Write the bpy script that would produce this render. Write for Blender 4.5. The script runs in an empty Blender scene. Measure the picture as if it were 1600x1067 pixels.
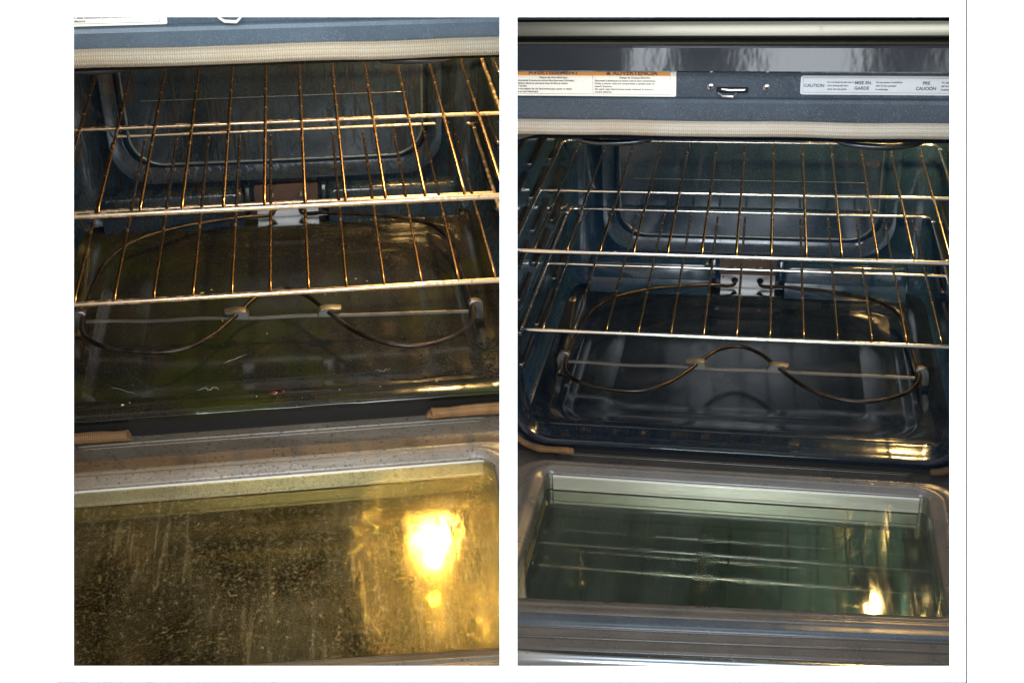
import bpy, bmesh, math, random
from mathutils import Matrix, Vector, noise
R = math.radians
SC = bpy.context.scene
COL = SC.collection

# ------------------------------------------------------------------ camera
PITCH = -0.53                      # the camera looks down by about 30 degrees
CAM_H = 1.60
cd = bpy.data.cameras.new('camera'); cam = bpy.data.objects.new('camera', cd); COL.objects.link(cam)
cam.location = (0, 0, CAM_H); cam.rotation_euler = (R(90) + PITCH, 0, 0)
cd.sensor_width = 36; cd.lens = 45.0; cd.clip_end = 100; cd.clip_start = 0.02
cd.shift_y = -0.0003
SC.camera = cam
CAMM = Matrix.Translation((0, 0, CAM_H)) @ Matrix.Rotation(R(90) + PITCH, 4, 'X') @ Matrix.Diagonal((1, -1, -1, 1))  # x right, y down, z forward

# ------------------------------------------------------------------ world, lamps, exposure
W = bpy.data.worlds.new('World'); SC.world = W; W.use_nodes = True
bg = W.node_tree.nodes['Background']; bg.inputs[0].default_value = (0.72, 0.86, 1.0, 1); bg.inputs[1].default_value = 0.32
SC.view_settings.view_transform = 'Standard'; SC.view_settings.look = 'None'
SC.view_settings.exposure = 0; SC.view_settings.gamma = 1

def area(name, loc, target, sx, sy, power, col):
    l = bpy.data.lights.new(name, 'AREA'); l.shape = 'RECTANGLE'; l.size = sx; l.size_y = sy
    l.energy = power; l.color = col
    o = bpy.data.objects.new(name, l); COL.objects.link(o); o.location = loc
    d = Vector(target) - Vector(loc); o.rotation_euler = d.to_track_quat('-Z', 'Y').to_euler()
    return o
# daylight of the room's windows, behind and above the camera
area('window_light', (-0.80, -0.9, 2.20), (0, 1.2, 0.75), 1.50, 1.25, 94, (0.84, 0.92, 1.0))
area('window_light', (0.80, -0.9, 2.20), (0, 1.2, 0.75), 1.50, 1.25, 94, (0.90, 0.95, 1.0))
for wx, ww, wp in ((-1.42, .60, 1.5), (-.74, .34, 6.0), (-.06, .36, 6.0), (.46, .22, 1.4), (1.0, .30, 1.5)):
    area('window_pane_light', (wx, -.60, 2.92), (wx * .3 + .3, 1.46, 1.12), ww, .80, wp, (.88, .95, 1.0))
area('overhead_fill', (0, 1.35, 2.9), (0, 1.35, 0.9), 1.6, 0.9, 13, (0.85, 0.93, 1.0))  # added fill from above, not a fixture of the kitchen

# ------------------------------------------------------------------ helpers
def mat(name):
    m = bpy.data.materials.new(name); m.use_nodes = True
    return m, m.node_tree, m.node_tree.nodes['Principled BSDF']
def N(t, k, **kw):
    n = t.nodes.new(k)
    for a, b in kw.items(): setattr(n, a, b)
    return n
def coords(t, scale=(1, 1, 1)):
    tc = N(t, 'ShaderNodeTexCoord'); mp = N(t, 'ShaderNodeMapping'); mp.inputs['Scale'].default_value = scale
    t.links.new(tc.outputs['Object'], mp.inputs[0]); return mp.outputs[0]
def noi(t, vec, scale, detail=3, rough=0.55, dist=0):
    n = N(t, 'ShaderNodeTexNoise'); n.inputs['Scale'].default_value = scale; n.inputs['Detail'].default_value = detail
    n.inputs['Roughness'].default_value = rough; n.inputs['Distortion'].default_value = dist
    t.links.new(vec, n.inputs['Vector']); return n.outputs['Fac']
def ramp(t, fac, stops):
    n = N(t, 'ShaderNodeValToRGB'); e = n.color_ramp.elements
    while len(e) < len(stops): e.new(0.5)
    for el, (p, c) in zip(e, stops):
        el.position = p; el.color = (c, c, c, 1) if isinstance(c, (int, float)) else (*c, 1)
    t.links.new(fac, n.inputs[0]); return n.outputs[0]
def mixc(t, fac, a, b):
    n = N(t, 'ShaderNodeMix', data_type='RGBA')
    for s, v in ((n.inputs[0], fac), (n.inputs[6], a), (n.inputs[7], b)):
        if isinstance(v, (int, float)): s.default_value = v
        elif isinstance(v, tuple): s.default_value = (*v, 1)
        else: t.links.new(v, s)
    return n.outputs[2]
def bump(t, h, strength, dist=0.001):
    n = N(t, 'ShaderNodeBump'); n.inputs['Strength'].default_value = strength; n.inputs['Distance'].default_value = dist
    t.links.new(h, n.inputs['Height']); return n.outputs[0]
def math_(t, op, a, b):
    n = N(t, 'ShaderNodeMath', operation=op)
    for s, v in zip(n.inputs, (a, b)):
        if isinstance(v, (int, float)): s.default_value = v
        else: t.links.new(v, s)
    return n.outputs[0]
def setp(t, p, **kw):
    for k, v in kw.items():
        s = p.inputs[{'base': 'Base Color', 'rough': 'Roughness', 'metal': 'Metallic', 'spec': 'Specular IOR Level',
                      'normal': 'Normal', 'coat': 'Coat Weight', 'coatr': 'Coat Roughness', 'emit': 'Emission Color',
                      'emits': 'Emission Strength', 'sheen': 'Sheen Weight'}[k]]
        if hasattr(v, 'is_linked'): t.links.new(v, s)
        elif isinstance(v, tuple): s.default_value = (*v, 1)
        else: s.default_value = v

# ------------------------------------------------------------------ materials
M = {}
def enamel(name, base, base2, rough, spec, dirty, floor=False):
    """glossy dark cavity enamel; the dirty one carries baked-on soot, drips and crumbs of grease"""
    m, t, p = mat(name); v = coords(t)
    n1 = noi(t, v, 9, 4); fine = noi(t, v, 900, 2)
    c = mixc(t, ramp(t, n1, ((.3, 0), (.7, 1))), base, base2)
    sp = ramp(t, fine, ((.60, 0), (.70, 1))); c = mixc(t, sp, c, tuple(min(1, x * 4 + .03) for x in base2))
    h = noi(t, v, 14, 3); r = ramp(t, noi(t, v, 22, 4), ((.35, rough), (.75, rough + .08)))
    if dirty:
        vs = coords(t, (1, 1, .09)); drip = ramp(t, noi(t, vs, 120, 4, .6, .5), ((.52, 0), (.60, 1)))
        zone = ramp(t, noi(t, v, 5.5, 3), ((.34, 0), (.52, 1)))
        g1 = math_(t, 'MULTIPLY', drip, math_(t, 'MULTIPLY', zone, 0.0 if floor else .9))
        spots = ramp(t, noi(t, v, 300, 3, .6), ((.66, 0), (.70, 1)))
        g = math_(t, 'MAXIMUM', g1, spots)
        film = ramp(t, noi(t, v, 4.2, 4, .55, 1.2), ((.44, 0), (.62, 1)))
        c = mixc(t, math_(t, 'MULTIPLY', film, .85 if floor else .5), c, (.018, .023, .004) if floor else (.009, .010, .008))
        c = mixc(t, g, c, (.006, .005, .004))
        brown = ramp(t, noi(t, v, 17, 5, .65, .7), ((.56, 0), (.66, 1)))
        c = mixc(t, math_(t, 'MULTIPLY', brown, .55), c, (.022, .012, .006))
        r = mixc(t, g, r, (.45, .45, .45)); r = mixc(t, math_(t, 'MULTIPLY', brown, .5), r, (.36, .36, .36))
        hh = math_(t, 'ADD', math_(t, 'MULTIPLY', g, .6), math_(t, 'MULTIPLY', brown, .4))
        setp(t, p, normal=bump(t, math_(t, 'ADD', hh, h), .22, .0009))
    else:
        smear = noi(t, coords(t, (1, 1, .25)), 14, 3, .5, 1.0)
        r = mixc(t, ramp(t, smear, ((.5, 0), (.7, .35))), r, (.36, .36, .36))
        setp(t, p, normal=bump(t, math_(t, 'ADD', h, math_(t, 'MULTIPLY', fine, .05)), .12, .001))
    setp(t, p, base=c, rough=r, spec=spec)
    return m
def speckled(name, base, rough, dirty, amt=1.0):
    """speckled semi-gloss porcelain of the door liner and front frame"""
    m, t, p = mat(name); v = coords(t)
    s1 = ramp(t, noi(t, v, 1100, 2), ((.60, 0), (.70, 1))); big = noi(t, v, 16, 4)
    c = mixc(t, ramp(t, big, ((.3, 0), (.75, 1))), base, tuple(x * 1.5 for x in base))
    c = mixc(t, math_(t, 'MULTIPLY', s1, .55 * amt), c, (.36, .37, .38))
    r = ramp(t, noi(t, v, 30, 4), ((.3, rough), (.75, rough + .14)))
    if dirty:
        cr = ramp(t, noi(t, v, 260, 4, .68), ((.585, 0), (.64, 1)))
        st = ramp(t, noi(t, coords(t, (.5, 1, 1)), 11, 4, .6, .7), ((.5, 0), (.68, 1)))
        c = mixc(t, math_(t, 'MULTIPLY', st, .6), c, (.10, .062, .026)); c = mixc(t, cr, c, (.016, .009, .005))
        setp(t, p, normal=bump(t, math_(t, 'ADD', math_(t, 'MULTIPLY', cr, 1.0), noi(t, v, 420, 3)), .35, .0009))
    else:
        setp(t, p, normal=bump(t, noi(t, v, 700, 2), .10, .0006))
    setp(t, p, base=c, rough=r, spec=.6)
    return m
def metal(name, base, rough, dirt=0, dcol=(.12, .05, .02), scale=120):
    m, t, p = mat(name); v = coords(t)
    g = ramp(t, noi(t, v, scale, 4, .65), ((.62 - .3 * dirt, 0), (.70 - .22 * dirt, 1)))
    f = math_(t, 'MULTIPLY', g, min(1, .25 + dirt))
    setp(t, p, base=mixc(t, f, base, dcol), metal=mixc(t, f, (1, 1, 1), (.15, .15, .15)),
         rough=mixc(t, f, (rough,) * 3, (.55,) * 3), normal=bump(t, noi(t, v, scale * 3, 3), .05 + .3 * dirt, .0003))
    return m
def plain(name, base, rough, spec=.5, var=.15, scale=40, metal_=0):
    m, t, p = mat(name); v = coords(t)
    c = mixc(t, noi(t, v, scale, 4), tuple(x * (1 - var) for x in base), tuple(min(1, x * (1 + var)) for x in base))
    setp(t, p, base=c, rough=rough, spec=spec, metal=metal_, normal=bump(t, noi(t, v, scale * 6, 3), .08, .0005))
    return m
def rope(name, base, dirt):
    """woven fibreglass door gasket"""
    m, t, p = mat(name); tc = N(t, 'ShaderNodeTexCoord'); v = tc.outputs['UV']
    w = N(t, 'ShaderNodeTexWave', wave_type='BANDS', bands_direction='X'); w.inputs['Scale'].default_value = 1.0 / 1.0
    w.inputs['Distortion'].default_value = .4
    w2 = N(t, 'ShaderNodeTexWave', wave_type='BANDS', bands_direction='Y'); w2.inputs['Scale'].default_value = 1.6
    for q in (w, w2): t.links.new(v, q.inputs[0])
    mu = math_(t, 'MULTIPLY', w.outputs['Fac'], w2.outputs['Fac'])
    vo = coords(t); st = ramp(t, noi(t, vo, 13, 4, .6), ((.45, 0), (.72, 1)))
    c = mixc(t, ramp(t, mu, ((0, 0), (.35, 1))), tuple(x * .62 for x in base), base)
    c = mixc(t, math_(t, 'MULTIPLY', st, dirt), c, (.36, .19, .07))
    setp(t, p, base=c, rough=.85, spec=.2, normal=bump(t, mu, .8, .0012)); return m
def pane(name, refl, rough, tint, coat, dirty=False, haze=0):
    """a sheet of oven glass: tinted see-through mixed with its mirror reflection"""
    m = bpy.data.materials.new(name); m.use_nodes = True; t = m.node_tree; t.nodes.clear(); v = coords(t)
    out = N(t, 'ShaderNodeOutputMaterial'); tr = N(t, 'ShaderNodeBsdfTransparent'); tr.inputs[0].default_value = (*tint, 1)
    gl = N(t, 'ShaderNodeBsdfGlossy'); gl.inputs['Color'].default_value = (*coat, 1); gl.inputs['Roughness'].default_value = rough
    lw = N(t, 'ShaderNodeLayerWeight'); lw.inputs[0].default_value = .5
    fac = math_(t, 'ADD', math_(t, 'MULTIPLY', math_(t, 'POWER', lw.outputs['Facing'], 4.0), .6), refl + .03)
    mx = N(t, 'ShaderNodeMixShader'); t.links.new(fac, mx.inputs[0]); t.links.new(tr.outputs[0], mx.inputs[1]); t.links.new(gl.outputs[0], mx.inputs[2])
    last = mx.outputs[0]
    if dirty:
        vs = coords(t, (1, .20, 1)); str_ = noi(t, vs, 90, 5, .72, .6)
        sp = ramp(t, noi(t, v, 300, 3, .7), ((.53, 0), (.60, 1))); zone = ramp(t, str_, ((.44, .25), (.68, 1)))
        sp2 = ramp(t, noi(t, coords(t, (1, .55, 1)), 560, 3, .65), ((.50, 0), (.64, 1)))
        big = ramp(t, noi(t, coords(t, (1, .5, 1)), 11, 4, .6, .9), ((.38, 0), (.62, 1)))
        drip = ramp(t, noi(t, coords(t, (1, .05, 1)), 150, 4, .6, .2), ((.57, 0), (.64, 1)))
        splat = ramp(t, noi(t, coords(t, (1, .7, 1)), 170, 3, .6, .4), ((.60, 0), (.64, 1)))
        film = math_(t, 'ADD', math_(t, 'MULTIPLY', big, .055), math_(t, 'MULTIPLY', math_(t, 'MULTIPLY', sp, zone), .42))
        film = math_(t, 'ADD', film, math_(t, 'MULTIPLY', math_(t, 'MULTIPLY', drip, big), .20)); film = math_(t, 'ADD', film, math_(t, 'MULTIPLY', splat, .22))
        film = math_(t, 'ADD', film, math_(t, 'MULTIPLY', math_(t, 'MULTIPLY', sp2, big), .08)); film = math_(t, 'ADD', film, .018)
        d = N(t, 'ShaderNodeBsdfPrincipled'); d.inputs['Base Color'].default_value = (.29, .23, .11, 1); d.inputs['Roughness'].default_value = .30
        d.inputs['Specular IOR Level'].default_value = 1.0
        hb = math_(t, 'ADD', math_(t, 'MULTIPLY', noi(t, v, 240, 3, .6), .8), math_(t, 'ADD', math_(t, 'MULTIPLY', sp, .5), math_(t, 'MULTIPLY', str_, 1.2)))
        b = bump(t, hb, 1.0, .0022); t.links.new(b, d.inputs['Normal'])
        b2 = bump(t, hb, .13, .0010); t.links.new(b2, gl.inputs['Normal'])
        ch = ramp(t, noi(t, v, 120, 3, .6), ((.72, 0), (.74, 1)))
        m2 = N(t, 'ShaderNodeMixShader'); t.links.new(film, m2.inputs[0]); t.links.new(last, m2.inputs[1]); t.links.new(d.outputs[0], m2.inputs[2]); last = m2.outputs[0]
    else:
        wp = ramp(t, noi(t, coords(t, (1, .15, 1)), 26, 4, .6, .3), ((.5, rough), (.75, rough + .10)))
        t.links.new(wp, gl.inputs['Roughness'])
        if haze:
            df = N(t, 'ShaderNodeBsdfDiffuse'); df.inputs[0].default_value = (.26, .33, .29, 1)  # dust film, tinted teal for the pane's reflected sheen
            hz = math_(t, 'MULTIPLY', ramp(t, noi(t, coords(t, (1, .12, 1)), 9, 4, .6, .5), ((.38, .25), (.66, 1))), haze)
            m3 = N(t, 'ShaderNodeMixShader'); t.links.new(hz, m3.inputs[0]); t.links.new(last, m3.inputs[1]); t.links.new(df.outputs[0], m3.inputs[2]); last = m3.outputs[0]
    t.links.new(last, out.inputs[0]); return m

M['cav0'] = enamel('clean_blue_black_enamel', (.005, .017, .036), (.010, .030, .058), .08, .65, False)  # wall blue raised to stand in for reflected daylight
M['cav1'] = enamel('sooty_blue_black_enamel', (.004, .012, .023), (.009, .023, .041), .11, .6, True)
M['floor0'] = enamel('clean_shaded_floor_enamel', (.003, .006, .011), (.006, .010, .017), .09, .75, False)  # same porcelain as the walls, floor shade put into the colour
M['floor1'] = enamel('greasy_shaded_floor_enamel', (.006, .007, .006), (.013, .012, .009), .12, .7, True, True)
M['guide'] = plain('dark_rack_guide_enamel', (.006, .007, .009), .24, .5, .3, 60)
M['bead'] = plain('glossy_highlight_bead_enamel', (.05, .07, .085), .20, 1.0, .3, 90)  # paler than the wall so the beads read as highlight lines
M['frame0'] = speckled('speckled_blue_grey_enamel', (.034, .046, .060), .25, False)
M['frame1'] = speckled('stained_blue_grey_enamel', (.058, .080, .100), .25, False)
M['door0'] = speckled('speckled_charcoal_enamel', (.056, .049, .042), .24, False, .7)
M['door1'] = speckled('stained_charcoal_enamel', (.115, .094, .068), .28, True)
m, t, p = mat('glossy_black_trim'); setp(t, p, base=(.004, .005, .008), rough=.10, spec=.7, normal=bump(t, noi(t, coords(t, (1, 1, .35)), 26, 3), .35, .0012)); M['gloss'] = m
M['steel'] = metal('brushed_steel', (.150, .140, .110), .40, 0)
M['steel_d'] = metal('door_frame_steel', (.46, .48, .50), .22, 0)
M['chrome0'] = metal('clean_chromed_wire', (.86, .80, .74), .20, 0.02, (.30, .17, .09), 60)
M['wire0'] = metal('clean_thin_wire', (.30, .23, .16), .25, 0.05, (.10, .055, .035), 40)
M['chrome1'] = metal('burnt_wire_frame', (.82, .66, .46), .28, 0.38, (.26, .10, .035), 110)
M['wire1'] = metal('rusty_thin_wire', (.28, .18, .10), .27, 0.14, (.10, .038, .018), 30)
M['elem'] = metal('brown_heating_tube', (.050, .042, .037), .36, .45, (.020, .014, .012), 50)
M['clip0'] = metal('chalky_grey_clip', (.24, .235, .215), .5, .25, (.09, .05, .03), 70)
M['silver'] = metal('zinc_plate', (.72, .72, .72), .34, .05, (.3, .28, .25))
M['brown'] = plain('brown_mica_plate', (.060, .040, .032), .36, .4, .35, 60)
M['screw'] = metal('screw_steel', (.45, .42, .40), .28, .1)
M['dark'] = plain('dark_recess', (.006, .006, .007), .7, .2)
M['rope0'] = rope('cream_woven_gasket', (.60, .52, .415), .3)
M['rope1'] = rope('discoloured_woven_gasket', (.54, .46, .335), .3)
M['broil'] = metal('dark_broil_tube', (.09, .10, .115), .30, .2, (.03, .025, .022), 50)
M['ropeb0'] = rope('dark_browned_woven_gasket', (.085, .048, .026), .6)
M['ropeb'] = rope('browned_woven_gasket', (.20, .11, .05), 1.0)
M['strip'] = plain('pale_aluminium_channel', (.56, .54, .50), .34, .6, .06, 30, .3)
M['glassin0'] = pane('clear_inner_glass', .02, .03, (.93, .93, .90), (.9, .95, .9), haze=.07)
M['glassin1'] = pane('greasy_inner_glass', .05, .065, (.90, .89, .80), (.98, .84, .42), True)
M['glassm0'] = pane('coated_glass', .42, .03, (.40, .45, .38), (.82, .87, .74))
M['glassm1'] = pane('coated_glass_greasy_oven', .24, .08, (.55, .52, .34), (.90, .78, .40))
M['glasso0'] = pane('dark_outer_glass', .30, .05, (.05, .06, .05), (.70, .78, .60))
M['paper'] = plain('off_white_label_film', (.86, .80, .68), .32, .5, .05, 200)
M['paper2'] = plain('silvery_label_film', (.62, .63, .64), .25, .5, .08, 60, .25)
M['orange'] = plain('orange_print', (.85, .33, .06), .35, .5, .04, 200)
M['ink'] = plain('grey_print_ink', (.10, .09, .085), .5, .3, .05, 200)
M['char'] = plain('charred_crumb', (.012, .007, .004), .6, .3, .3, 300)
M['tan'] = plain('brown_baked_crumb', (.20, .105, .045), .6, .3, .6, 500)
M['grease'] = metal('baked_grease_film', (.10, .055, .018), .28, .5, (.03, .014, .006), 140)
M['spill'] = plain('dried_yellow_spill', (.32, .26, .05), .35, .6, .3, 200)
M['red'] = plain('dark_red_spill', (.10, .012, .008), .25, .7, .3, 200)
M['resid'] = plain('whitish_scratch_residue', (.42, .42, .38), .5, .4, .2, 200)
M['gap_shade'] = plain('brown_black_gap_shade', (.012, .011, .010), .5, .3)
M['case'] = plain('grey_casing_paint', (.20, .20, .21), .5, .4, .05, 20)
m, t, p = mat('white_card'); setp(t, p, base=(.93, .93, .93), rough=.9, spec=.1, normal=bump(t, noi(t, coords(t), 800, 2), .02, .0002)); M['white'] = m
m, t, p = mat('black_edge_line'); setp(t, p, base=(.08, .08, .08), rough=.8, spec=.1); M['line'] = m
m, t, p = mat('lit_bulb'); setp(t, p, base=(1, .8, .5), emit=(1.0, .68, .27), emits=60); M['bulb'] = m

# ------------------------------------------------------------------ mesh helpers
def link(name, bm, material, parent=None, ang=38, smooth=True):
    me = bpy.data.meshes.new(name); bmesh.ops.recalc_face_normals(bm, faces=bm.faces[:])
    bm.to_mesh(me); bm.free(); me.materials.append(material)
    if smooth:
        me.polygons.foreach_set('use_smooth', [True] * len(me.polygons)); me.set_sharp_from_angle(angle=R(ang))
    o = bpy.data.objects.new(name, me); COL.objects.link(o)
    if parent: o.parent = parent
    return o
def share(src, parent, loc=(0, 0, 0)):
    o = src.copy(); COL.objects.link(o); o.parent = parent; o.location = loc; return o
def empty(name, matrix=None, parent=None):
    o = bpy.data.objects.new(name, None); o.empty_display_size = .05; COL.objects.link(o)
    if matrix is not None: o.matrix_world = matrix
    return o
def tag(o, label, cat, group=None):
    o['label'] = label; o['category'] = cat
    if group: o['group'] = group
    return o
def rrect(a0, a1, b0, b1, r, n=7):
    """rounded rectangle as (a, b) points, anticlockwise"""
    pts = []
    for cx, cy, s in ((a1 - r, b1 - r, 0), (a0 + r, b1 - r, 90), (a0 + r, b0 + r, 180), (a1 - r, b0 + r, 270)):
        for i in range(n + 1):
            q = R(s + 90 * i / n); pts.append((cx + r * math.cos(q), cy + r * math.sin(q)))
    return pts
def loft(bm, rings, cap0=False, cap1=False, closed=True):
    vs = [[bm.verts.new(p) for p in r] for r in rings]
    n = len(vs[0])
    for a, b in zip(vs, vs[1:]):
        for i in range(n if closed else n - 1):
            bm.faces.new((a[i], a[(i + 1) % n], b[(i + 1) % n], b[i]))
    if cap0: bm.faces.new(vs[0])
    if cap1: bm.faces.new(vs[-1])
    return vs
def box(bm, x0, x1, y0, y1, z0, z1, bev=0.0):
    if bev:
        loft(bm, [[(a, b, z) for a, b in rrect(x0 + d, x1 - d, y0 + d, y1 - d, bev, 3)] for z, d in
                  ((z0, bev * .6), (z0 + bev * .4, 0), (z1 - bev * .4, 0), (z1, bev * .6))], True, True)
    else:
        loft(bm, [[(x0, y0, z), (x1, y0, z), (x1, y1, z), (x0, y1, z)] for z in (z0, z1)], True, True)
def catmull(P, sub=6, closed=False):
    P = [Vector(p) for p in P]; out = []
    n = len(P)
    for i in range(n if closed else n - 1):
        p0 = P[(i - 1) % n] if closed or i else P[0]; p1 = P[i]; p2 = P[(i + 1) % n]
        p3 = P[(i + 2) % n] if closed or i + 2 < n else P[-1]
        for k in range(sub):
            u = k / sub
            out.append(.5 * ((2 * p1) + (-p0 + p2) * u + (2 * p0 - 5 * p1 + 4 * p2 - p3) * u * u + (-p0 + 3 * p1 - 3 * p2 + p3) * u ** 3))
    if not closed: out.append(P[-1])
    return out
def tube(bm, P, r, seg=8, flat=1.0, uv=False, closed=False, taper=0, jit=0):
    P = [Vector(p) for p in P]; n = len(P); rings = []; L = 0; Ls = []
    up = None
    for i, p in enumerate(P):
        a = P[(i - 1) % n] if closed or i else P[0]; b = P[(i + 1) % n] if closed or i < n - 1 else P[-1]
        d = (b - a).normalized()
        if up is None: up = Vector((0, 0, 1)) if abs(d.z) < .9 else Vector((0, 1, 0))
        s = d.cross(up).normalized(); up = s.cross(d).normalized()
        if i: L += (p - P[i - 1]).length
        Ls.append(L); rr = r * (1 + (jit * (noise.noise(p * 60)) if jit else 0))
        if taper and (i == 0 or i == n - 1): rr *= taper
        rings.append([tuple(p + s * rr * math.cos(2 * math.pi * k / seg) + up * rr * flat * math.sin(2 * math.pi * k / seg)) for k in range(seg)])
    if closed: rings.append(rings[0]); Ls.append(L + (P[0] - P[-1]).length)
    vs = loft(bm, rings, not closed, not closed)
    if uv:
        lay = bm.loops.layers.uv.verify(); idx = {}
        for i, rg in enumerate(vs):
            for k, v in enumerate(rg): idx[v] = (Ls[i], k / seg)
        for f in bm.faces:
            if len(f.verts) != 4: continue
            ks = [idx[l.vert][1] for l in f.loops]; wrap = max(ks) - min(ks) > .5
            for l in f.loops:
                a, b = idx[l.vert]; l[lay].uv = (a * uv, (b + 1 if wrap and b < .5 else b) * 2)
    return vs
def extrude_x(bm, prof, x0, x1, n=1):
    loft(bm, [[(x0 + (x1 - x0) * i / n, y, z) for y, z in prof] for i in range(n + 1)], True, True)
def disc_head(bm, c, r, h, axis='y', seg=14):
    rings = []
    for rr, d in ((r, 0), (r, h * .5), (r * .75, h), (r * .3, h * 1.15)):
        rg = []
        for k in range(seg):
            q = 2 * math.pi * k / seg
            rg.append((c[0] + rr * math.cos(q), c[1] - d, c[2] + rr * math.sin(q)) if axis == 'y' else (c[0] + rr * math.cos(q), c[1] + rr * math.sin(q), c[2] + d))
        rings.append(rg)
    loft(bm, rings, True, True)
def text_obj(name, body, x, y, z, size, material, parent, align='LEFT', sx=1.0, bold=0):
    cu = bpy.data.curves.new(name, 'FONT'); cu.body = body; cu.size = size; cu.align_x = align; cu.extrude = .00005; cu.offset = bold
    tmp = bpy.data.objects.new('tmp', cu); COL.objects.link(tmp)
    dg = bpy.context.evaluated_depsgraph_get(); me = bpy.data.meshes.new_from_object(tmp.evaluated_get(dg))
    bpy.data.objects.remove(tmp)
    me.transform(Matrix.Translation((x, y, z)) @ Matrix.Rotation(R(90), 4, 'X') @ Matrix.Diagonal((sx, 1, 1, 1)))
    me.materials.clear(); me.materials.append(material)
    o = bpy.data.objects.new(name, me); COL.objects.link(o); o.parent = parent; return o

# ------------------------------------------------------------------ where the two ovens stand (metres, each solved from its own photograph)
def pose(roll, pitch, yaw, tx, ty, tz):
    B = Matrix(((1, 0, 0, 0), (0, 0, -1, 0), (0, 1, 0, 0), (0, 0, 0, 1)))
    return CAMM @ Matrix.Translation((tx, ty, tz)) @ Matrix.Rotation(roll, 4, 'Z') @ Matrix.Rotation(pitch, 4, 'X') @ B @ Matrix.Rotation(yaw, 4, 'Z')
POSE_R = pose(-0.053153, 0.473637, -0.211122, 0.293564, -0.111222, 1.676048)
POSE_L = pose(0.030223, 0.58664, 0.170829, -0.274665, -0.149507, 1.421222)

# ------------------------------------------------------------------ white page with its two openings, and the divider behind it
def build_page():
    PZ = 1.05
    X = lambda u: (u - 800) / 2000 * PZ
    Y = lambda v: (v - 533) / 2000 * PZ
    us = [-900, 115, 781, 808, 1484, 2500]; vs = [-45, 27, 1040, 1700]
    bm = bmesh.new(); th = .0006
    g = {}
    for k in (0, 1):
        for i, u in enumerate(us):
            for j, v in enumerate(vs): g[i, j, k] = bm.verts.new((X(u), Y(v), PZ + th * k))
    hole = {(1, 1), (3, 1)}
    solid = lambda i, j: 0 <= i < 5 and 0 <= j < 3 and (i, j) not in hole
    for i in range(5):
        for j in range(3):
            if not solid(i, j): continue
            for k in (0, 1): bm.faces.new((g[i, j, k], g[i + 1, j, k], g[i + 1, j + 1, k], g[i, j + 1, k]))
            for (a, b, c, d, e, f) in ((i, j, i + 1, j, i, j - 1), (i, j + 1, i + 1, j + 1, i, j + 1), (i, j, i, j + 1, i - 1, j), (i + 1, j, i + 1, j + 1, i + 1, j)):
                if not solid(e, f): bm.faces.new((g[a, b, 0], g[c, d, 0], g[c, d, 1], g[a, b, 1]))
    bm.transform(CAMM)
    page = link('white_page', bm, M['white'], smooth=False); page['kind'] = 'structure'
    bm = bmesh.new(); e = .0006
    box(bm, X(1508.9), X(1511.5), Y(-45), Y(1068.0), PZ - e, PZ - e * .2)
    box(bm, X(88), X(1508.9), Y(1064.9), Y(1068.0), PZ - e, PZ - e * .2)
    bm.transform(CAMM)
    ln = link('page_edge_line', bm, M['line'], smooth=False); ln.parent = page
    bm = bmesh.new()
    loft(bm, [[(X(794.5) / PZ * z + s, y, z) for s, y in ((-.004, -.62), (.004, -.62), (.004, .75), (-.004, .75))] for z in (PZ + th + .001, 2.55)], True, True)
    bm.transform(CAMM)
    dv = link('white_divider', bm, M['white'], smooth=False); dv['kind'] = 'structure'
build_page()

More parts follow.
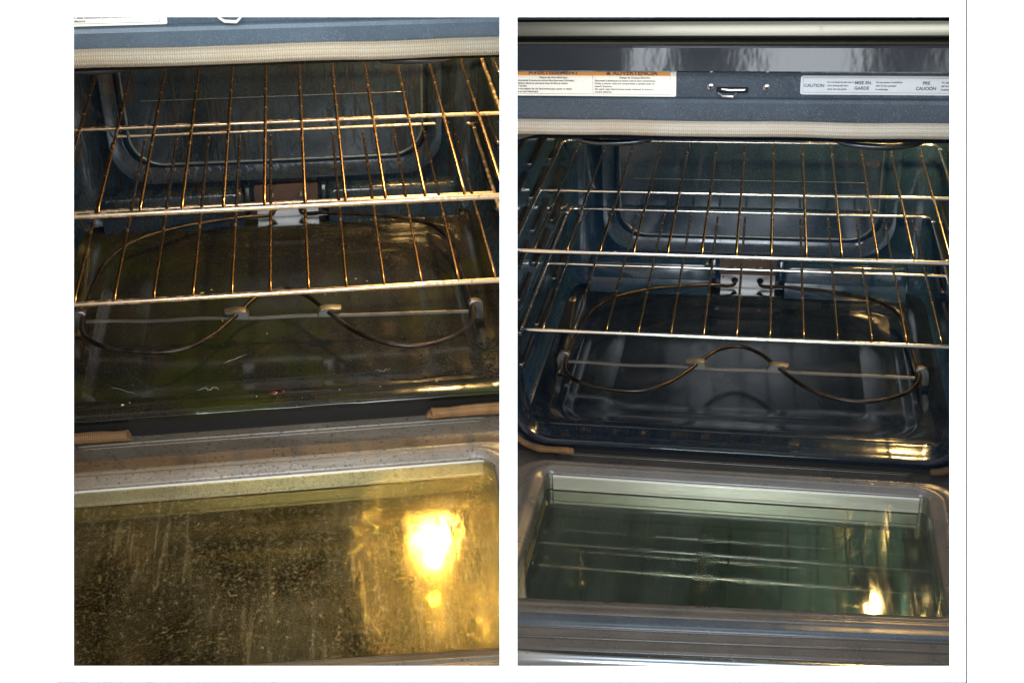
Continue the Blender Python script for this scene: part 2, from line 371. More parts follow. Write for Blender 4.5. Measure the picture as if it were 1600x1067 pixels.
# ------------------------------------------------------------------ oven
CX = .006
def ring(y, xh, z0, z1, r, n=7): return [(CX + a, y, b) for a, b in rrect(-xh, xh, z0, z1, r, n)]
def build_oven(dirty, P, label, dwin, x_in=.308, fy=0.0, zt_=0.0, zl=0.0):
    S = '1' if dirty else '0'
    rnd = random.Random(5 + dirty)
    ov = empty('oven', P); tag(ov, label, 'oven', 'two open electric ovens side by side')
    cavm = M['cav' + S]
    # cavity: front lip, walls, ceiling and embossed back wall in one pressed shell
    bm = bmesh.new()
    rings_ = [ring(y + fy * max(0, min(1, (.05 - y) / .05)), xh, z0 + zl * max(0, min(1, -y / .02)), z1, r) for y, xh, z0, z1, r in (
        (-.0300, .3640, -.2925, .2050, .030), (-.0305, .3120, -.2915, .1700, .052), (-.0350, .3060, -.2850, .1690, .050),
        (-.0370, .3030, -.2795, .1700, .049), (-.0350, .3000, -.2750, .1710, .048), (-.0290, .2990, -.2735, .1730, .048),
        (-.0200, .2990, -.2740, .1760, .048), (-.0100, .3010, -.2700, .1800, .048), (-.0060, .3030, -.2690, .1820, .048),
        (-.0020, .3050, -.2740, .1860, .048), (.0100, x_in, -.2860, .2100, .050), (.0500, x_in, -.2860, .2750, .050),
        (.4300, x_in, -.2860, .2850, .050), (.4600, .3060, -.2840, .2820, .052), (.4760, .2980, -.2760, .2720, .055),
        (.4830, .2840, -.2620, .2600, .055), (.4835, .2480, -.2080, .1700, .060), (.4800, .2440, -.2040, .1660, .060),
        (.4795, .2420, -.2020, .1640, .058), (.4900, .2260, -.1840, .1480, .050), (.4905, .2240, -.1820, .1460, .050),
        (.4860, .2200, -.1780, .1420, .048), (.4858, .2150, -.1730, .1380, .046))]
    loft(bm, rings_[:12]); link('front_lip', bm, M['floor' + S], ov, 50)
    bm = bmesh.new(); loft(bm, rings_[11:], False, True)
    link('cavity_liner', bm, cavm, ov, 50)
    # pressed bead across the back wall; two more added round it for highlight lines
    def bead(P_, rr): 
        bm = bmesh.new(); tube(bm, P_, rr, 8, taper=.4); link('back_bead', bm, M['bead'], ov, 60)
    bead([(CX - .190, .4856, -.074), (CX + .190, .4856, -.074)], .0022)
    def ucurve(xh, zb_, rr_, zt_2, y): 
        L_ = [(CX - xh, y, zt_2)] + [(CX - xh + rr_ + rr_ * math.cos(R(q)), y, zb_ + rr_ + rr_ * math.sin(R(q))) for q in range(180, 271, 10)]
        return L_ + [(2 * CX - a_, b_, c_) for a_, b_, c_ in reversed(L_)]
    bead(ucurve(.214, -.1745, .048, .10, .4856), .0024); bead(ucurve(.243, -.2035, .062, .13, .4832), .0026)
    # raised blocks either side of the terminal plate
    for x0, x1 in ((-.262, -.049), (.070, .276)):
        bm = bmesh.new()
        loft(bm, [[(a, y, b) for a, b in rrect(x0 + d, x1 - d, -.272, -.214 - d, .012, 4)] for y, d in ((.486, 0), (.472, .001), (.4675, .004), (.466, .008))], False, True)
        for v_ in bm.verts:
            if v_.co.y < .48: v_.co.y -= (-.214 - v_.co.z) * (.14 if dirty else .25)
        link('back_ledge', bm, cavm, ov, 60)
        bm = bmesh.new()
        extrude_x(bm, [(.470, -.2445), (.4552, -.2450), (.4430 if not dirty else .4530, -.2660), (.4400, -.2690), (.436, -.2725), (.470, -.2725)], x0 + .004, x1 - .004, 1)
        link('back_fillet', bm, cavm, ov, 20)
    # floor pressing with its recessed pan
    bm = bmesh.new()
    def fr(x, y0, y1, z, r): return [(CX + a, b, z) for a, b in rrect(-x, x, y0 + fy * .95 * (y0 < .005), y1, r, 7)]
    loft(bm, [fr(.3065, -.0035, .4790, -.2710, .02), fr(.3055, -.0025, .4780, -.2680, .02), fr(.300, .004, .472, -.2668, .022),
              fr(.2520, .010, .436, -.2672, .040), fr(.2480, .014, .432, -.2690, .038), fr(.2400, .020, .424, -.2760, .034),
              fr(.2340, .026, .418, -.2768, .032), fr(.1900, .060, .380, -.2772, .03), fr(.1860, .064, .376, -.2790, .03), fr(.184, .066, .374, -.2792, .03)], False, True)
    link('floor_pan', bm, M['floor' + S], ov, 50)
    if dirty:  # thin beads added to draw the lip's highlight lines
        for yy, zz, rr in ((.0010, -.2672, .0013), (-.0150, -.2668, .0014)):
            bm = bmesh.new(); tube(bm, [(-.27 + .56 * i / 20, yy, zz + .0003 * math.sin(i * 2.3)) for i in range(21)], rr, 6, taper=.3, jit=.5); link('lip_highlight_bead', bm, M['floor1'], ov, 60)
    # rack guides pressed along both side walls
    bm = bmesh.new()
    for y0, y1 in ((.025, .12), (.155, .29), (.325, .44)):
        loft(bm, [[(d, y, z) for y, z in rrect(y0 + e, y1 - e, -.0055 + e * .8, .0055 - e * .8, .0045 - e * .8, 4)] for d, e in ((-.004, 0), (.0035, .0003), (.0062, .0018), (.0070, .0035))], False, True)
    g0 = link('rack_guide', bm, M['guide'], ov, 60); first = True
    for side in (-1, 1):
        for k in range(7):
            z = .115 - k * .0515
            o = g0 if first else share(g0, ov); first = False
            o.location = (CX + side * x_in, 0, z)
            if side > 0: o.rotation_euler = (0, R(180), 0)
    # outer casing
    bm = bmesh.new()
    loft(bm, [ring(y, xh, z0, z1, .01, 2) for y, xh, z0, z1 in ((.012, .372, -.299, .46), (.56, .372, -.299, .46), (.562, .30, -.25, .40))], False, True)
    link('outer_casing', bm, M['case'], ov)
    # front frame above the opening: lower band and label band
    X0, X1 = -.372, .384; yf = -.030; n_front = len(COL.objects); z_lip = -.2925 + zl
    fm = M['frame' + S]
    bm = bmesh.new()
    extrude_x(bm, [(-.02, .188), (yf - .003, .1885), (yf - .006, .1905), (yf - .007, .194), (yf - .0065, .2165), (yf - .004, .2200), (yf, .2215), (-.02, .2215)], X0, X1); link('lower_band', bm, fm, ov, 30)
    bm = bmesh.new()
    extrude_x(bm, [(-.02, .2217), (yf - .0005, .2217), (yf - .0015, .2235), (yf - .0015, .260), (-.02, .262)], X0, X1); link('label_band', bm, fm, ov, 30)
    bm = bmesh.new()
    extrude_x(bm, [(-.02, .2570), (yf - .010, .2560), (yf - .018, .2572), (yf - .0225, .2600), (yf - .0105, .2845), (yf - .0098, .2868), (yf - .010, .2890), (-.02, .290)], X0, X1); link('gloss_trim', bm, M['gloss'], ov, 9)
    bm = bmesh.new()
    extrude_x(bm, [(-.02, .2895), (yf - .0125, .2893), (yf - .0150, .2905), (yf - .0155, .2925), (yf - .013, .2940), (-.02, .2945)], X0, X1); link('trim_edge', bm, M['steel'], ov, 30)
    bm = bmesh.new()
    extrude_x(bm, [(-.02, .2980), (yf - .012, .2980), (yf - .0160, .2990), (yf - .0175, .3010), (yf - .0160, .3120), (yf - .012, .3160), (-.02, .3165)], X0, X1); link('steel_strip', bm, M['steel'], ov, 40)
    bm = bmesh.new()
    extrude_x(bm, [(-.022, .2940), (yf - .006, .2946), (yf - .006, .2978), (-.022, .2980)], X0, X1); link('dark_gap', bm, M['dark'], ov)
    bm = bmesh.new()
    extrude_x(bm, [(-.02, .3167), (yf - .008, .3170), (yf - .012, .3190), (yf - .010, .44), (-.02, .455)], X0, X1); link('control_fascia', bm, M['gloss'], ov, 30)
    # door latch slot and its two screws
    yl = yf - .0016
    bm = bmesh.new(); loft(bm, [[(a, y, b) for a, b in rrect(-.030, .008, .2275, .2350, .0018, 3)] for y in (yl - .0002, yl - .0006)], True, True)
    sl = link('latch_slot', bm, M['dark'], ov)
    bm = bmesh.new()
    tube(bm, [(-.028, yl - .002, .2285), (-.022, yl - .0075, .2262), (-.010, yl - .0085, .2258), (-.006, yl - .004, .2285)], .0017, 8, taper=.7)
    tube(bm, [(-.024, yl - .001, .2325), (-.014, yl - .003, .2318), (.004, yl - .0015, .2320)], .0016, 8, taper=.7)
    la = link('latch_hook', bm, M['silver'] if not dirty else M['paper'], ov); la.parent = sl
    for sx, sz in ((-.037, .2350), (.0295, .2345)):
        bm = bmesh.new(); disc_head(bm, (sx, yl, sz), .0044, .0018); s = link('screw', bm, M['screw'], ov)
        bm = bmesh.new(); yy = yl - .0022
        box(bm, sx - .0022, sx + .0022, yy - .0002, yy + .0003, sz - .0005, sz + .0005); box(bm, sx - .0005, sx + .0005, yy - .0003, yy + .0003, sz - .0022, sz + .0022)
        c = link('cross_recess', bm, M['dark'], s, smooth=False)
    # warning label (left) and caution label (right)
    def plate(name, x0, x1, z0, z1, material, th, rr=.002, yb=yl):
        bm = bmesh.new(); loft(bm, [[(a, y, b) for a, b in rrect(x0, x1, z0, z1, rr, 4)] for y in (yb, yb - th)], True, True); return link(name, bm, material, ov)
    lab = plate('warning_label', -.335, -.0785, .2225, .2575, M['paper'], .0004)
    y2 = yl - .0005
    bm = bmesh.new()
    for (a, b, c, d) in ((-.330, -.0860, .2250, .2253), (-.0860, -.0857, .2250, .2565), (-.1805, -.1802, .2255, .2505)):
        box(bm, a, b, y2 - .0001, y2, c, d)
    link('label_rule', bm, M['ink'], lab, smooth=False)
    bm = bmesh.new(); box(bm, -.330, -.0862, y2 - .0001, y2, .2482, .2560); link('orange_header', bm, M['orange'], lab, smooth=False)
    y3 = y2 - .0003
    def tx(body, x, z, size, al='LEFT', sx=1.0, par=lab, mt='ink', bold=.00006): text_obj('lettering', body, x, y3, z, size, M[mt], par, al, sx, bold)
    tx('AVERTISSEMENT', -.2290, .2497, .0076, 'CENTER', 1.12, bold=.0002)
    tx('\u26a0ADVERTENCIA' if False else 'ADVERTENCIA', -.1285, .2492, .0076, 'CENTER', 1.08, bold=.0002)
    bm = bmesh.new(); xs = -.1640
    loft(bm, [[(xs, y, .2492), (xs + .0066, y, .2492), (xs + .0033, y, .2548)] for y in (y3, y3 - .0001)], True, True); link('warning_triangle', bm, M['ink'], lab, smooth=False)
    tx('Risque de choc \u00e9lectrique', -.2290, .2448, .0030, 'CENTER', 1.1)
    tx('Riesgo de Choque El\u00e9ctrico', -.1285, .2448, .0030, 'CENTER', 1.1)
    for i, (fr_, es) in enumerate((("D\u00e9connecter la source de courant \u00e9lectrique avant l'entretien.", 'Desconecte la alimentaci\u00f3n de energ\u00eda antes de darle mantenimiento.'),
                    ('Replacer pi\u00e8ces et panneaux avant de faire la remise', 'Vuelva a colocar todos los componentes y paneles antes de'),
                    ('en marche.', 'hacerlo funcionar.'), ('Le non-respect de ces instructions peut causer un d\u00e9c\u00e8s', 'No seguir estas instrucciones puede ocasionar la muerte o'),
                    ('ou un choc \u00e9lectrique.', 'choque el\u00e9ctrico.'))):
        z = .2410 - i * .0035
        tx(fr_, -.2760, z, .0031, sx=.98 if i else .93); tx(es, -.1780, z, .0031, sx=.98 if i else .86)
    l2 = plate('caution_label', .0690, .335, .2265, .2495, M['paper2'], .0004, .003)
    bm = bmesh.new()
    for (a, b, c, d) in ((.0720, .3320, .2290, .2293), (.0720, .3320, .2468, .2471), (.0720, .0723, .2293, .2468)): box(bm, a, b, y2 - .0001, y2, c, d)
    link('label_rule', bm, M['ink'], l2, smooth=False)
    tx('CAUTION', .0850, .2360, .0052, 'CENTER', 1.0, l2, bold=.00012)
    tx('MISE EN', .1410, .2395, .0052, 'CENTER', 1.0, l2, bold=.00012); tx('GARDE', .1400, .2330, .0052, 'CENTER', 1.0, l2, bold=.00012)
    tx('PRE', .2130, .2395, .0052, 'CENTER', 1.0, l2, bold=.00012); tx('CAUCI\u00d3N', .2130, .2330, .0052, 'CENTER', .95, l2, bold=.00012)
    for x, ls in ((.1000, ('Do not leave broiler pan in', 'oven during self clean', 'cycle. See use guide.')), (.1560, ('Ne pas laisser la l\u00e8chefrite', 'dans le four pendant', 'le nettoyage.')), (.2300, ('No deje el asador dentro', 'del horno durante la', 'limpieza.'))):
        for i, s_ in enumerate(ls): tx(s_, x, .2410 - i * .0042, .0028, 'LEFT', 1.0, l2)
    front_parts = [o for o in list(COL.objects)[n_front:] if o.parent == ov]
    for o in front_parts: o.location = (0, fy, zt_)
    bm = bmesh.new(); box(bm, CX - .345, CX + .345, -.026 + fy, .018 + fy, -.3020, z_lip + .001); link('sill_gap_shade', bm, M['gap_shade'], ov, smooth=False)  # dark box filling the gap in place of its contact shadow
    # woven gasket: down one side, round the bottom corners, open at the bottom middle
    gy = -.0385 + fy; zt = .1850 if not dirty else .1835; zb = (-.2895 if dirty else -.2905); xo = .322; rc = .06
    path = [(-.190 if dirty else -.222, gy, zb - .001)]
    def arc(cx, cz, a0, a1, n=9):
        return [(cx + rc * math.cos(R(a0 + (a1 - a0) * i / n)), gy, cz + rc * math.sin(R(a0 + (a1 - a0) * i / n))) for i in range(n + 1)]
    path += [(CX - xo + rc + .03, gy, zb)] + arc(CX - xo + rc, zb + rc, 270, 180) + [(CX - xo, gy, zt - .06 - i * .0) for i in (0,)]
    path += arc(CX - xo + .045, zt - rc, 180, 90)[3:] + [(CX + (-.2 + .4 * i / 10), gy + .0006 * math.sin(i * 2.1), zt + .0005 * math.sin(i * 1.3)) for i in range(11)]
    path += arc(CX + xo - .045, zt - rc, 90, 0)[:-3] + [(CX + xo, gy, zt - .06)] + arc(CX + xo - rc, zb + rc, 0, -90) + [(CX + xo - rc - .03, gy, zb), (.187 + .0, gy, zb - .001)]
    top = [p for p in path if p[2] > .02]; lo1 = [p for p in path[:len(path) // 2] if p[2] <= .125]; lo2 = [p for p in path[len(path) // 2:] if p[2] <= .125]
    bm = bmesh.new(); path = [p for p in path if p[2] > -.262]; tube(bm, catmull([p for p in path], 3), .0098, 10, 1.0, uv=135); gk = link('door_gasket', bm, M['rope' + S], ov, 60)
    for nm, pp in (('gasket_end', lo1), ('gasket_end', lo2)):
        pp = [p for p in pp if p[2] < -.255]
        bm = bmesh.new(); 
        if pp[0][0] < -.15 and pp[0][0] > -.25: pp = [(pp[0][0] + .006, pp[0][1], pp[0][2] + .001)] + pp
        if not dirty and pp[-1][0] > .15: pp = [p for p in pp if p[0] > .262]
        if dirty and .15 < pp[-1][0] < .25: pp = pp + [(pp[-1][0] - .006, pp[-1][1], pp[-1][2] + .001)]
        tube(bm, catmull([(p[0], p[1] - .0004, p[2]) for p in pp], 3), .0080 if dirty else .0056, 10, .9, uv=135, taper=.5, jit=.22); link(nm, bm, M['ropeb'] if dirty else M['ropeb0'], gk, 60)
    # bake element
    base = [(-.009, .487, -.254), (-.010, .472, -.257), (-.020, .462, -.256), (-.060, .448, -.250), (-.140, .415, -.244), (-.200, .370, -.240), (-.234, .315, -.240), (-.248, .240, -.240),
            (-.252, .170, -.240), (-.250, .110, -.240), (-.226, .073, -.240), (-.180, .055, -.240), (-.130, .054, -.240), (-.090, .085, -.240), (-.054, .145, -.240),
            (-.030, .187, -.240), (.004, .207, -.240), (.036, .187, -.240), (.064, .145, -.240), (.100, .092, -.240), (.145, .060, -.240), (.190, .056, -.240), (.236, .080, -.240),
            (.262, .120, -.240), (.264, .175, -.240), (.260, .260, -.240), (.252, .335, -.240), (.226, .385, -.241), (.160, .424, -.245), (.080, .452, -.251), (.042, .463, -.256), (.033, .472, -.257), (.032, .487, -.254)]
    shf = (lambda x_, y_: y_ + .032 * (.26 - x_) / .52 * max(0, (.48 - y_) / .335)) if dirty else (lambda x_, y_: y_)
    if dirty: base = [(a_ - .011 * max(0, a_) / .26, shf(a_, b_), c_) for a_, b_, c_ in base]
    bm = bmesh.new(); tube(bm, catmull(base, 6), .0030, 10); el = link('bake_element', bm, M['elem'], ov, 60)
    bm = bmesh.new()
    n = 24
    loft(bm, [[(-.250 + (.510 - .012 * dirty) * i / n, shf(-.250 + .5 * i / n, y) + .0006 * math.sin(i * 1.1), z + .0007 * math.sin(i * .9 + 1)) for y, z in ((.1435, -.2490), (.1465, -.2490), (.1465, -.2455), (.1435, -.2455))] for i in range(n + 1)], True, True)
    link('support_bar', bm, M['clip0'], el, 20)
    hook = [(.0060, .0040), (.0030, .0088), (-.0040, .0105), (-.0110, .0085), (-.0150, .0030), (-.0165, -.0060), (-.0165, -.0220), (-.0120, -.0245), (-.0060, -.0230), (-.0055, -.0090), (-.0042, -.0010), (.0000, .0048)]
    wedge = [(-.0230, .0052), (-.0120, .0066), (.0010, .0070), (.0090, .0050), (.0130, -.0010), (.0130, -.0068), (.0020, -.0085), (-.0040, -.0060), (-.0070, .0010), (-.0220, .0030)]
    for cx_, cy_, shp, sx_, dep in ((-.052, .146, wedge, 1, .012), (.060, .146, wedge, -1, .012), (-.254, .150, hook, 1, .010), (.266 - .012 * dirty, .150, hook, -1, .010)):
        cy_ = shf(cx_, cy_)
        bm = bmesh.new(); pts = [(cx_ + sx_ * a_ * .86, -.240 + b_ * .86) for a_, b_ in shp]; mx_ = sum(a_ for a_, _ in pts) / len(pts); mz_ = sum(b_ for _, b_ in pts) / len(pts)
        sc = lambda f: [(mx_ + (a_ - mx_) * f, mz_ + (b_ - mz_) * f) for a_, b_ in pts]
        loft(bm, [[(a_, cy_ - dep * .5 + yy, b_) for a_, b_ in sc(f)] for yy, f in ((0, .90), (.0012, 1), (dep - .001, 1), (dep, .95))], True, True); link('clip', bm, M['clip0'], el, 35)
    # terminal plate on the back wall
    bm = bmesh.new(); loft(bm, [[(a, y, b) for a, b in rrect(-.034, .058, -.268, -.241, .002, 3)] for y in (.482, .4785)], True, True); tp = link('terminal_plate', bm, M['silver'], ov)
    bm = bmesh.new(); loft(bm, [[(a, y, b) for a, b in rrect(-.036, .059, -.2415, -.2135, .002, 3)] for y in (.482, .4765)], True, True); link('mica_plate', bm, M['brown'], tp)
    for sx in (-.010, .033):
        bm = bmesh.new(); disc_head(bm, (sx, .4764, -.2285), .0038, .003); link('screw', bm, M['screw'], tp)
        bm = bmesh.new(); disc_head(bm, (sx, .4784, -.2530), .0058, .0004); link('hole', bm, M['dark'], tp)
    for sx in (-.030, .052):
        bm = bmesh.new(); disc_head(bm, (sx, .4784, -.2470), .0016, .0003); link('hole', bm, M['dark'], tp)
    for sx, s in ((-.046, -1), (.068, 1)):
        bm = bmesh.new(); box(bm, sx - .004, sx + .004, .470, .484, -.262, -.212, .0015); link('bracket_edge', bm, cavm, tp, 60)
    # broil element under the ceiling, its two front bends show below the gasket
    br = [(-.235, .42, .165), (-.235, .20, .160), (-.232, .07, .152), (-.205, .030, .1460), (-.160, .022, .1445), (-.115, .036, .147), (-.088, .09, .155), (-.08, .25, .16), (-.06, .36, .162), (.01, .40, .162), (.07, .36, .162),
          (.09, .25, .16), (.098, .09, .155), (.122, .036, .147), (.165, .022, .1445), (.212, .030, .1460), (.240, .07, .152), (.245, .20, .160), (.245, .42, .165)]
    bm = bmesh.new(); tube(bm, catmull([(a_, b_ + (.006 if dirty else 0), c_ + (.0085 if dirty else 0)) for a_, b_, c_ in br], 5), .0042, 10); link('broil_element', bm, M['broil'], ov, 60)
    # oven lamp high on the back wall
    lx, ly, lz = (.222 if dirty else .262), .375, .212
    bm = bmesh.new(); bmesh.ops.create_uvsphere(bm, u_segments=20, v_segments=14, radius=.013, matrix=Matrix.Translation((lx, ly, lz)) @ Matrix.Diagonal((1, 1.3, 1, 1)))
    bl = link('lamp_bulb', bm, M['bulb'], ov)
    bm = bmesh.new()
    loft(bm, [[(lx + r_ * math.cos(2 * math.pi * k / 20), y, lz + r_ * math.sin(2 * math.pi * k / 20)) for k in range(20)] for y, r_ in ((.484, .030), (.476, .030), (.440, .024), (.400, .015))], False, True); link('lamp_collar', bm, M['steel'], bl)
    li = bpy.data.lights.new('lamp_light', 'POINT'); li.energy = 13 if not dirty else 12; li.color = (1.0, .60, .20); li.shadow_soft_size = .012
    lo = bpy.data.objects.new('lamp_light', li); COL.objects.link(lo); lo.parent = bl; lo.location = (lx - .006, ly - .034, lz - .010)
    # ---- drop-down door, lying open
    dr = empty('door'); dr.parent = ov; dm = M['door' + S]
    yA, yB = dwin                                   # window back and front edge
    yD = fy * .7
    dX = -.0255 if dirty else -.0095; rad = 1.6 if dirty else 1
    def dl(xh, y0, y1, z, r):
        sh = dX if dirty and xh < .32 else 0
        if xh < .32: xh += 0 if dirty else dX; r = min(r * rad, .046)
        return [(CX + sh + a, b, z) for a, b in rrect(-xh, xh, y0, y1, r, 8)]
    bm = bmesh.new(); f0 = yB - .085
    loft(bm, [dl(.366, yB - .098, yD, -.330, .012), dl(.366, yB - .098, yD, -.3060, .012), dl(.364, yB - .096, yD - .002, -.3040, .012), dl(.361, yB - .093, yD - .005, -.3030, .012),
              dl(.315, yB - .040, yA + .0245, -.3030, .045), dl(.311, yB - .036, yA + .0225, -.3005, .044), dl(.305, yB - .031, yA + .0200, -.2990, .043), dl(.299, yB - .026, yA + .0175, -.3000, .041),
              dl(.292, yB - .022, yA + .0150, -.3015, .038), dl(.288, yB - .020, yA + .0135, -.3000, .036), dl(.284, yB - .0175, yA + .0115, -.3000, .034), dl(.279, yB - .013, yA + .008, -.3030, .030), dl(.272, yB - .006, yA + .003, -.3070, .022),
              dl(.2690, yB - .001, yA + .0005, -.3085, .012), dl(.2675, yB, yA, -.3110, .010)])
    link('inner_liner', bm, dm, dr, 60)
    # two long pressed beads near the hinge and one near the handle side
    for yy, x0, x1, rr in ((-.0240 + fy * .35, -.245, .248, .0018), (-.0300 + fy * .35, -.242, .244, .0010), (yB - .060, -.34, .35, .0016), (yB - .078, -.35, .36, .0022)):
        bm = bmesh.new(); tube(bm, [(x0, yy, -.3040), (x0 + .012, yy, -.3028), (x1 - .012, yy, -.3028), (x1, yy, -.3040)], rr, 8); link('pressed_bead', bm, dm, dr, 60)
    # rounded shoulder along the front edge, its sky reflection put in as blue-grey
    bm = bmesh.new()
    prof = [(yB - .030, -.3045), (yB - .033, -.3015), (yB - .040, -.3000), (yB - .050, -.2995), (yB - .056, -.3005), (yB - .0585, -.3045)]
    extrude_x(bm, prof, -.352, .364); link('front_shoulder', bm, fm, dr, 60)
    # aluminium channel round the window, seen as the pale strip
    bm = bmesh.new()
    loft(bm, [dl(.2672, yB + .0003, yA - .0003, -.3095, .010), dl(.2672, yB + .0003, yA - .0003, -.3330, .010)]); 
    link('window_channel', bm, dm, dr, 60)
    bm = bmesh.new()
    extrude_x(bm, [(yA - .0004, -.3105), (yA - .0022, -.3112), (yA - .0022, -.3150), (yA - .0012, -.3155), (yA - .0012, -.3300), (yA - .0034, -.3306), (yA - .0034, -.3325), (yA - .0004, -.3325)], CX - .257 - (0 if dirty else dX) + (dX if dirty else 0), CX + .257 + dX)
    link('spacer_strip', bm, M['strip'], dr, 30)
    bm = bmesh.new()
    loft(bm, [dl(.2672, yB + .0003, yA - .0003, -.3350, .010), dl(.2672, yB + .0003, yA - .0003, -.383, .010)])
    link('inner_channel', bm, M['dark'], dr, 60)
    for nm, z, mm in (('inner_glass', -.3125, 'glassin' + S), ('middle_glass', -.3340, 'glassm' + S), ('outer_glass', -.3840, 'glasso0')):
        bm = bmesh.new(); vs_ = [bm.verts.new(p) for p in dl(.2670, yB + .0005, yA - .0005, z, .010)]; bm.faces.new(vs_)
        bmesh.ops.solidify(bm, geom=bm.faces[:], thickness=.0001)
        link(nm, bm, M[mm], dr, smooth=False)
    bm = bmesh.new(); loft(bm, [dl(.366, yB - .104, yD, z, .012) for z in (-.332, -.396)], False, False)
    vs_ = [bm.verts.new(p) for p in dl(.366, yB - .104, yD, -.396, .012)]; bm.faces.new(vs_); link('outer_panel', bm, M['dark'], dr)
    bm = bmesh.new()
    extrude_x(bm, [(yB - .0985, -.330), (yB - .0985, -.305), (yB - .101, -.302), (yB - .108, -.301), (yB - .114, -.303), (yB - .118, -.310), (yB - .118, -.396), (yB - .105, -.396), (yB - .105, -.330)], -.366, .378)
    link('front_edge', bm, M['steel_d'], dr, 50)
    bm = bmesh.new(); ex = []
    for i in range(17):
        q = i / 16; ex.append((-.30 + .61 * q, yB - .118 - .045 * math.sin(math.pi * q) ** .25, -.350))
    tube(bm, ex, .010, 12); link('handle', bm, M['steel_d'], dr, 60)
    for o in dr.children:
        for v_ in o.data.vertices:
            k_ = max(0, (yA - v_.co.y) / (yA - yB))
            v_.co.y += (.030 * (v_.co.x + .27) / .54 if not dirty else .022 * (.24 - v_.co.x) / .50) * min(k_, 1.3)
    return ov

ovL = build_oven(1, POSE_L, 'greasy oven on the left, open, with soot drips and a yellowed door window', (-.090, -.395), fy=.022, zt_=-.008, zl=.015)
ovR = build_oven(0, POSE_R, 'cleaned oven on the right, open, with shiny blue black enamel and clear door window', (-.073, -.350))

# ------------------------------------------------------------------ racks
def build_rack(P, off, S, label, group):
    rk = empty('oven_rack', P @ Matrix.Translation(off)); tag(rk, label, 'oven rack', group)
    D = .4568; ch = M['chrome' + S]; wr = M['wire' + S]
    bm = bmesh.new(); tube(bm, [(0, -.0012, .0006), (0, .006, .0042), (0, .02, .0044), (0, .2, .0044), (0, D - .03, .0044), (0, D - .018, .0005), (0, D - .008, -.0015)], .00185 if S == '0' else .0020, 8, taper=.8)
    w0 = link('wire', bm, wr, rk, 60)
    for i in range(13):
        o = w0 if i == 0 else share(w0, rk); o.location = ((i - 6) * .0447, 0, 0)
    bm = bmesh.new(); tube(bm, [(x / 10, -.0005, -.001) for x in (-2.99, -2.9, -2, -1, 0, 1, 2, 2.9, 2.99)], .0030 if S == '0' else .0034, 12, taper=.7); link('front_bar', bm, ch, rk, 60)
    bm = bmesh.new(); tube(bm, [(-.299, D * .505, -.0015), (-.2, D * .505, -.0015), (.2, D * .505, -.0015), (.299, D * .505, -.0015)], .0026, 10); link('middle_bar', bm, ch, rk, 60)
    def side(s):
        bm = bmesh.new(); tube(bm, catmull([(s * .2985, .001, -.002), (s * .300, .05, -.001), (s * .300, .40, -.001), (s * .300, .438, .001), (s * .2985, .450, .0000), (s * .292, D, .0012), (s * .283, D + .002, .0012)], 5), .0026, 10, taper=.8)
        link('side_rail', bm, ch, rk, 60)
    side(-1); side(1)
    bm = bmesh.new(); tube(bm, [(-.284, D + .002, .0012), (-.26, D + .002, .0014), (0, D + .002, .0012), (.26, D + .002, .0014), (.284, D + .002, .0012)], .0027, 10, taper=.9); link('rear_bar', bm, ch, rk, 60)
    return rk
gr = 'wire racks inside the ovens'
build_rack(POSE_L, (0, 0, 0), '1', 'upper rusty brown wire rack in the greasy left oven', gr)
build_rack(POSE_L, (-.0034, .028, -.1286), '1', 'lower rusty brown wire rack in the greasy left oven, over the heating element', gr)
build_rack(POSE_R, (0, 0, 0), '0', 'upper bright chrome wire rack in the clean right oven', gr)
build_rack(POSE_R, (.0040, .0186, -.1288), '0', 'lower bright chrome wire rack in the clean right oven, over the heating element', gr)

# ------------------------------------------------------------------ crumbs, spills and residue in the greasy oven
def blobs(bm, c, r, rnd, n=7, h=.3):
    """an irregular flat crumb or drop"""
    a0 = rnd.random() * 6; rg = []
    for k, (f, z) in enumerate(((1, 0), (.75, h * .7), (.3, h))):
        rg.append([(c[0] + r * f * (.7 + .5 * noise.noise((c[0] * 900 + j, c[1] * 700, k))) * math.cos(a0 + 2 * math.pi * j / n),
                    c[1] + r * f * .8 * (.7 + .5 * noise.noise((c[1] * 900 + j, c[0] * 700, 5))) * math.sin(a0 + 2 * math.pi * j / n), c[2] + z * r) for j in range(n)])
    loft(bm, rg, True, True)
rnd = random.Random(12)
def crumb_spots(n, tan):
    for _ in range(n):
        q = rnd.random()
        if q < .45: yield min(.292, rnd.gauss(.266, .011)), rnd.uniform(.016, .11), -.2662, rnd.uniform(.0010, .0034)
        elif q < .70: yield rnd.uniform(.02, .24), .030 + abs(rnd.gauss(0, .022)), -.2772, rnd.uniform(.0008, .0030)
        elif q < .85: yield rnd.uniform(-.10, .27), rnd.uniform(-.014, .006), -.2655, rnd.uniform(.0006, .0018)
        else: yield rnd.uniform(-.22, .22), rnd.uniform(.03, .30), -.2772, rnd.uniform(.0006, .0022)
bm = bmesh.new()
for x, y, z, q in crumb_spots(330, 1): blobs(bm, (x, y, z), q, rnd, h=.7)
bm.transform(POSE_L); o = link('brown_crumbs', bm, M['tan']); o['kind'] = 'stuff'; o['label'] = 'brown baked crumbs along the front right of the left oven floor'
bm = bmesh.new()
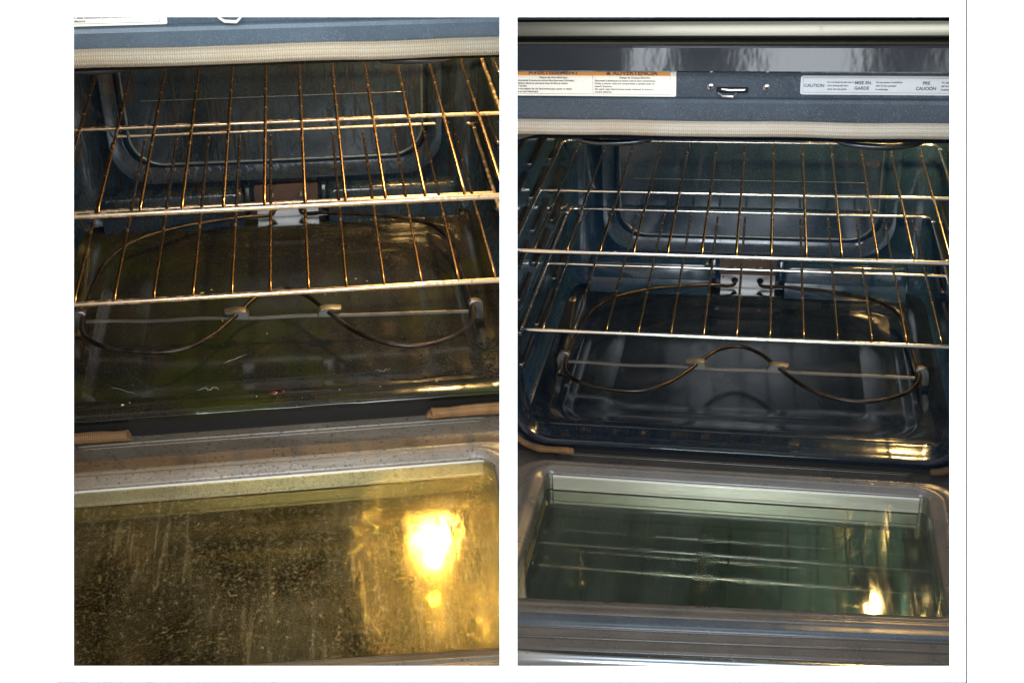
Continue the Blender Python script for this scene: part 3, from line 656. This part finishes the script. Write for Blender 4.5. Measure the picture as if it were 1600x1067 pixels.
for cx_, cy_, rx_, ry_ in ((.268, .062, .016, .045), (.255, .024, .030, .007), (.21, .045, .022, .012), (.13, .040, .030, .010), (.17, .060, .018, .010), (-.01, .036, .035, .006)):
    ph = rnd.random() * 9; zz = -.2664 if cx_ > .25 else -.2774
    loft(bm, [[(cx_ + rx_ * f * (1 + .35 * noise.noise((ph + math.cos(q_ * .2618) * 2, math.sin(q_ * .2618) * 2, 3))) * math.cos(q_ * .2618), cy_ + ry_ * f * (1 + .45 * noise.noise((ph + math.cos(q_ * .2618) * 2, math.sin(q_ * .2618) * 2, 8))) * math.sin(q_ * .2618), zz + h_) for q_ in range(24)] for f, h_ in ((1, 0), (.93, .0009), (.6, .0012))], False, True)
bm.transform(POSE_L); o = link('baked_grease', bm, M['grease']); o['kind'] = 'stuff'; o['label'] = 'patches of baked brown grease at the front of the left oven floor'
bm = bmesh.new()
for x, y, z, q in crumb_spots(260, 0): blobs(bm, (x, y, z), q, rnd, h=.7)
for _ in range(60): blobs(bm, (rnd.uniform(-.2, .2), rnd.uniform(.04, .4), -.2775), rnd.uniform(.0006, .0028), rnd, h=.5)
for _ in range(40): blobs(bm, (rnd.uniform(-.25, .27), rnd.uniform(-.012, .0), -.2545), rnd.uniform(.0005, .0016), rnd)
bm.transform(POSE_L); o = link('burnt_crumbs', bm, M['char']); o['kind'] = 'stuff'; o['label'] = 'black burnt crumbs scattered on the floor of the greasy left oven'
bm = bmesh.new()
for x, y, r in ((-.11, .285, .004), (-.098, .292, .0025), (.105, .30, .0025), (.12, .292, .002), (-.08, .21, .002), (.06, .262, .002), (.075, .26, .0015), (-.02, .17, .0016)): blobs(bm, (x, y, -.2785), r, rnd, 10, .25)
blobs(bm, (-.1880, -.004, -.2540), .0028, rnd, 10, .4)
for x in (-.03, .07, .12, .19, -.18): blobs(bm, (x, -.004 + rnd.uniform(-.004, .004), -.2540), .0015, rnd, 9, .4)
bm.transform(POSE_L); o = link('yellow_grease_drops', bm, M['spill']); o['kind'] = 'stuff'; o['label'] = 'small yellow grease drops on the floor of the left oven'
bm = bmesh.new(); blobs(bm, (-.009, .000, -.2545), .0065, rnd, 14, .2); blobs(bm, (.002, .004, -.2560), .0035, rnd, 12, .2)
bm.transform(POSE_L); o = link('red_spill', bm, M['red']); tag(o, 'small dark red dried spill on the front lip of the greasy left oven', 'spill')
bm = bmesh.new()
def wig(pts, r): tube(bm, [(x, y, -.2770) for x, y in pts], r * .6, 5, .35, taper=.3, jit=.9)
rw = random.Random(4)
def scr(x0, y0, x1, y1, r_, n_=9, am=.004):
    wig([(x0 + (x1 - x0) * i / n_ + rw.uniform(-1, 1) * am * .5, y0 + (y1 - y0) * i / n_ + rw.uniform(-1, 1) * am) for i in range(n_ + 1)], r_)
scr(-.105, .052, -.080, .048, .0004)
scr(.118, .064, .136, .066, .0004); scr(-.075, .105, -.045, .122, .0004, 6, .0006); scr(-.215, .070, -.180, .050, .0003, 8, .001)
bm.transform(POSE_L); o = link('scratch_residue', bm, M['resid']); o['kind'] = 'stuff'; o['label'] = 'whitish scraped residue on the floor of the left oven'

# ------------------------------------------------------------------ each oven ends at the white divider between the two bays
bpy.context.view_layer.update()
CI = CAMM.inverted(); kx = (794.5 - 800) / 2000
for o in [o for o in SC.objects if o.type == 'MESH']:
    r_ = o
    while r_.parent: r_ = r_.parent
    if r_.get('kind') == 'structure': continue
    left = (r_.matrix_world.translation - CAMM.translation).x < 0 or o.name.startswith(('burnt', 'yellow', 'red_', 'scratch'))
    A = CI @ o.matrix_world
    ds = [(c.x - kx * c.z) for c in (A @ v.co for v in o.data.vertices)]
    lim = -.0045 if left else .0045
    over = max(ds) > lim if left else min(ds) < lim
    if not over: continue
    gone = min(ds) > lim if left else max(ds) < lim
    if gone and not o.children:
        bpy.data.objects.remove(o); continue
    if o.data.users > 1: o.data = o.data.copy()
    bm = bmesh.new(); bm.from_mesh(o.data); bm.transform(A)
    res = bmesh.ops.bisect_plane(bm, geom=bm.verts[:] + bm.edges[:] + bm.faces[:], plane_co=(lim, 0, 0), plane_no=(1, 0, -kx), clear_outer=left, clear_inner=not left)
    bm.transform(A.inverted()); bm.to_mesh(o.data); bm.free()
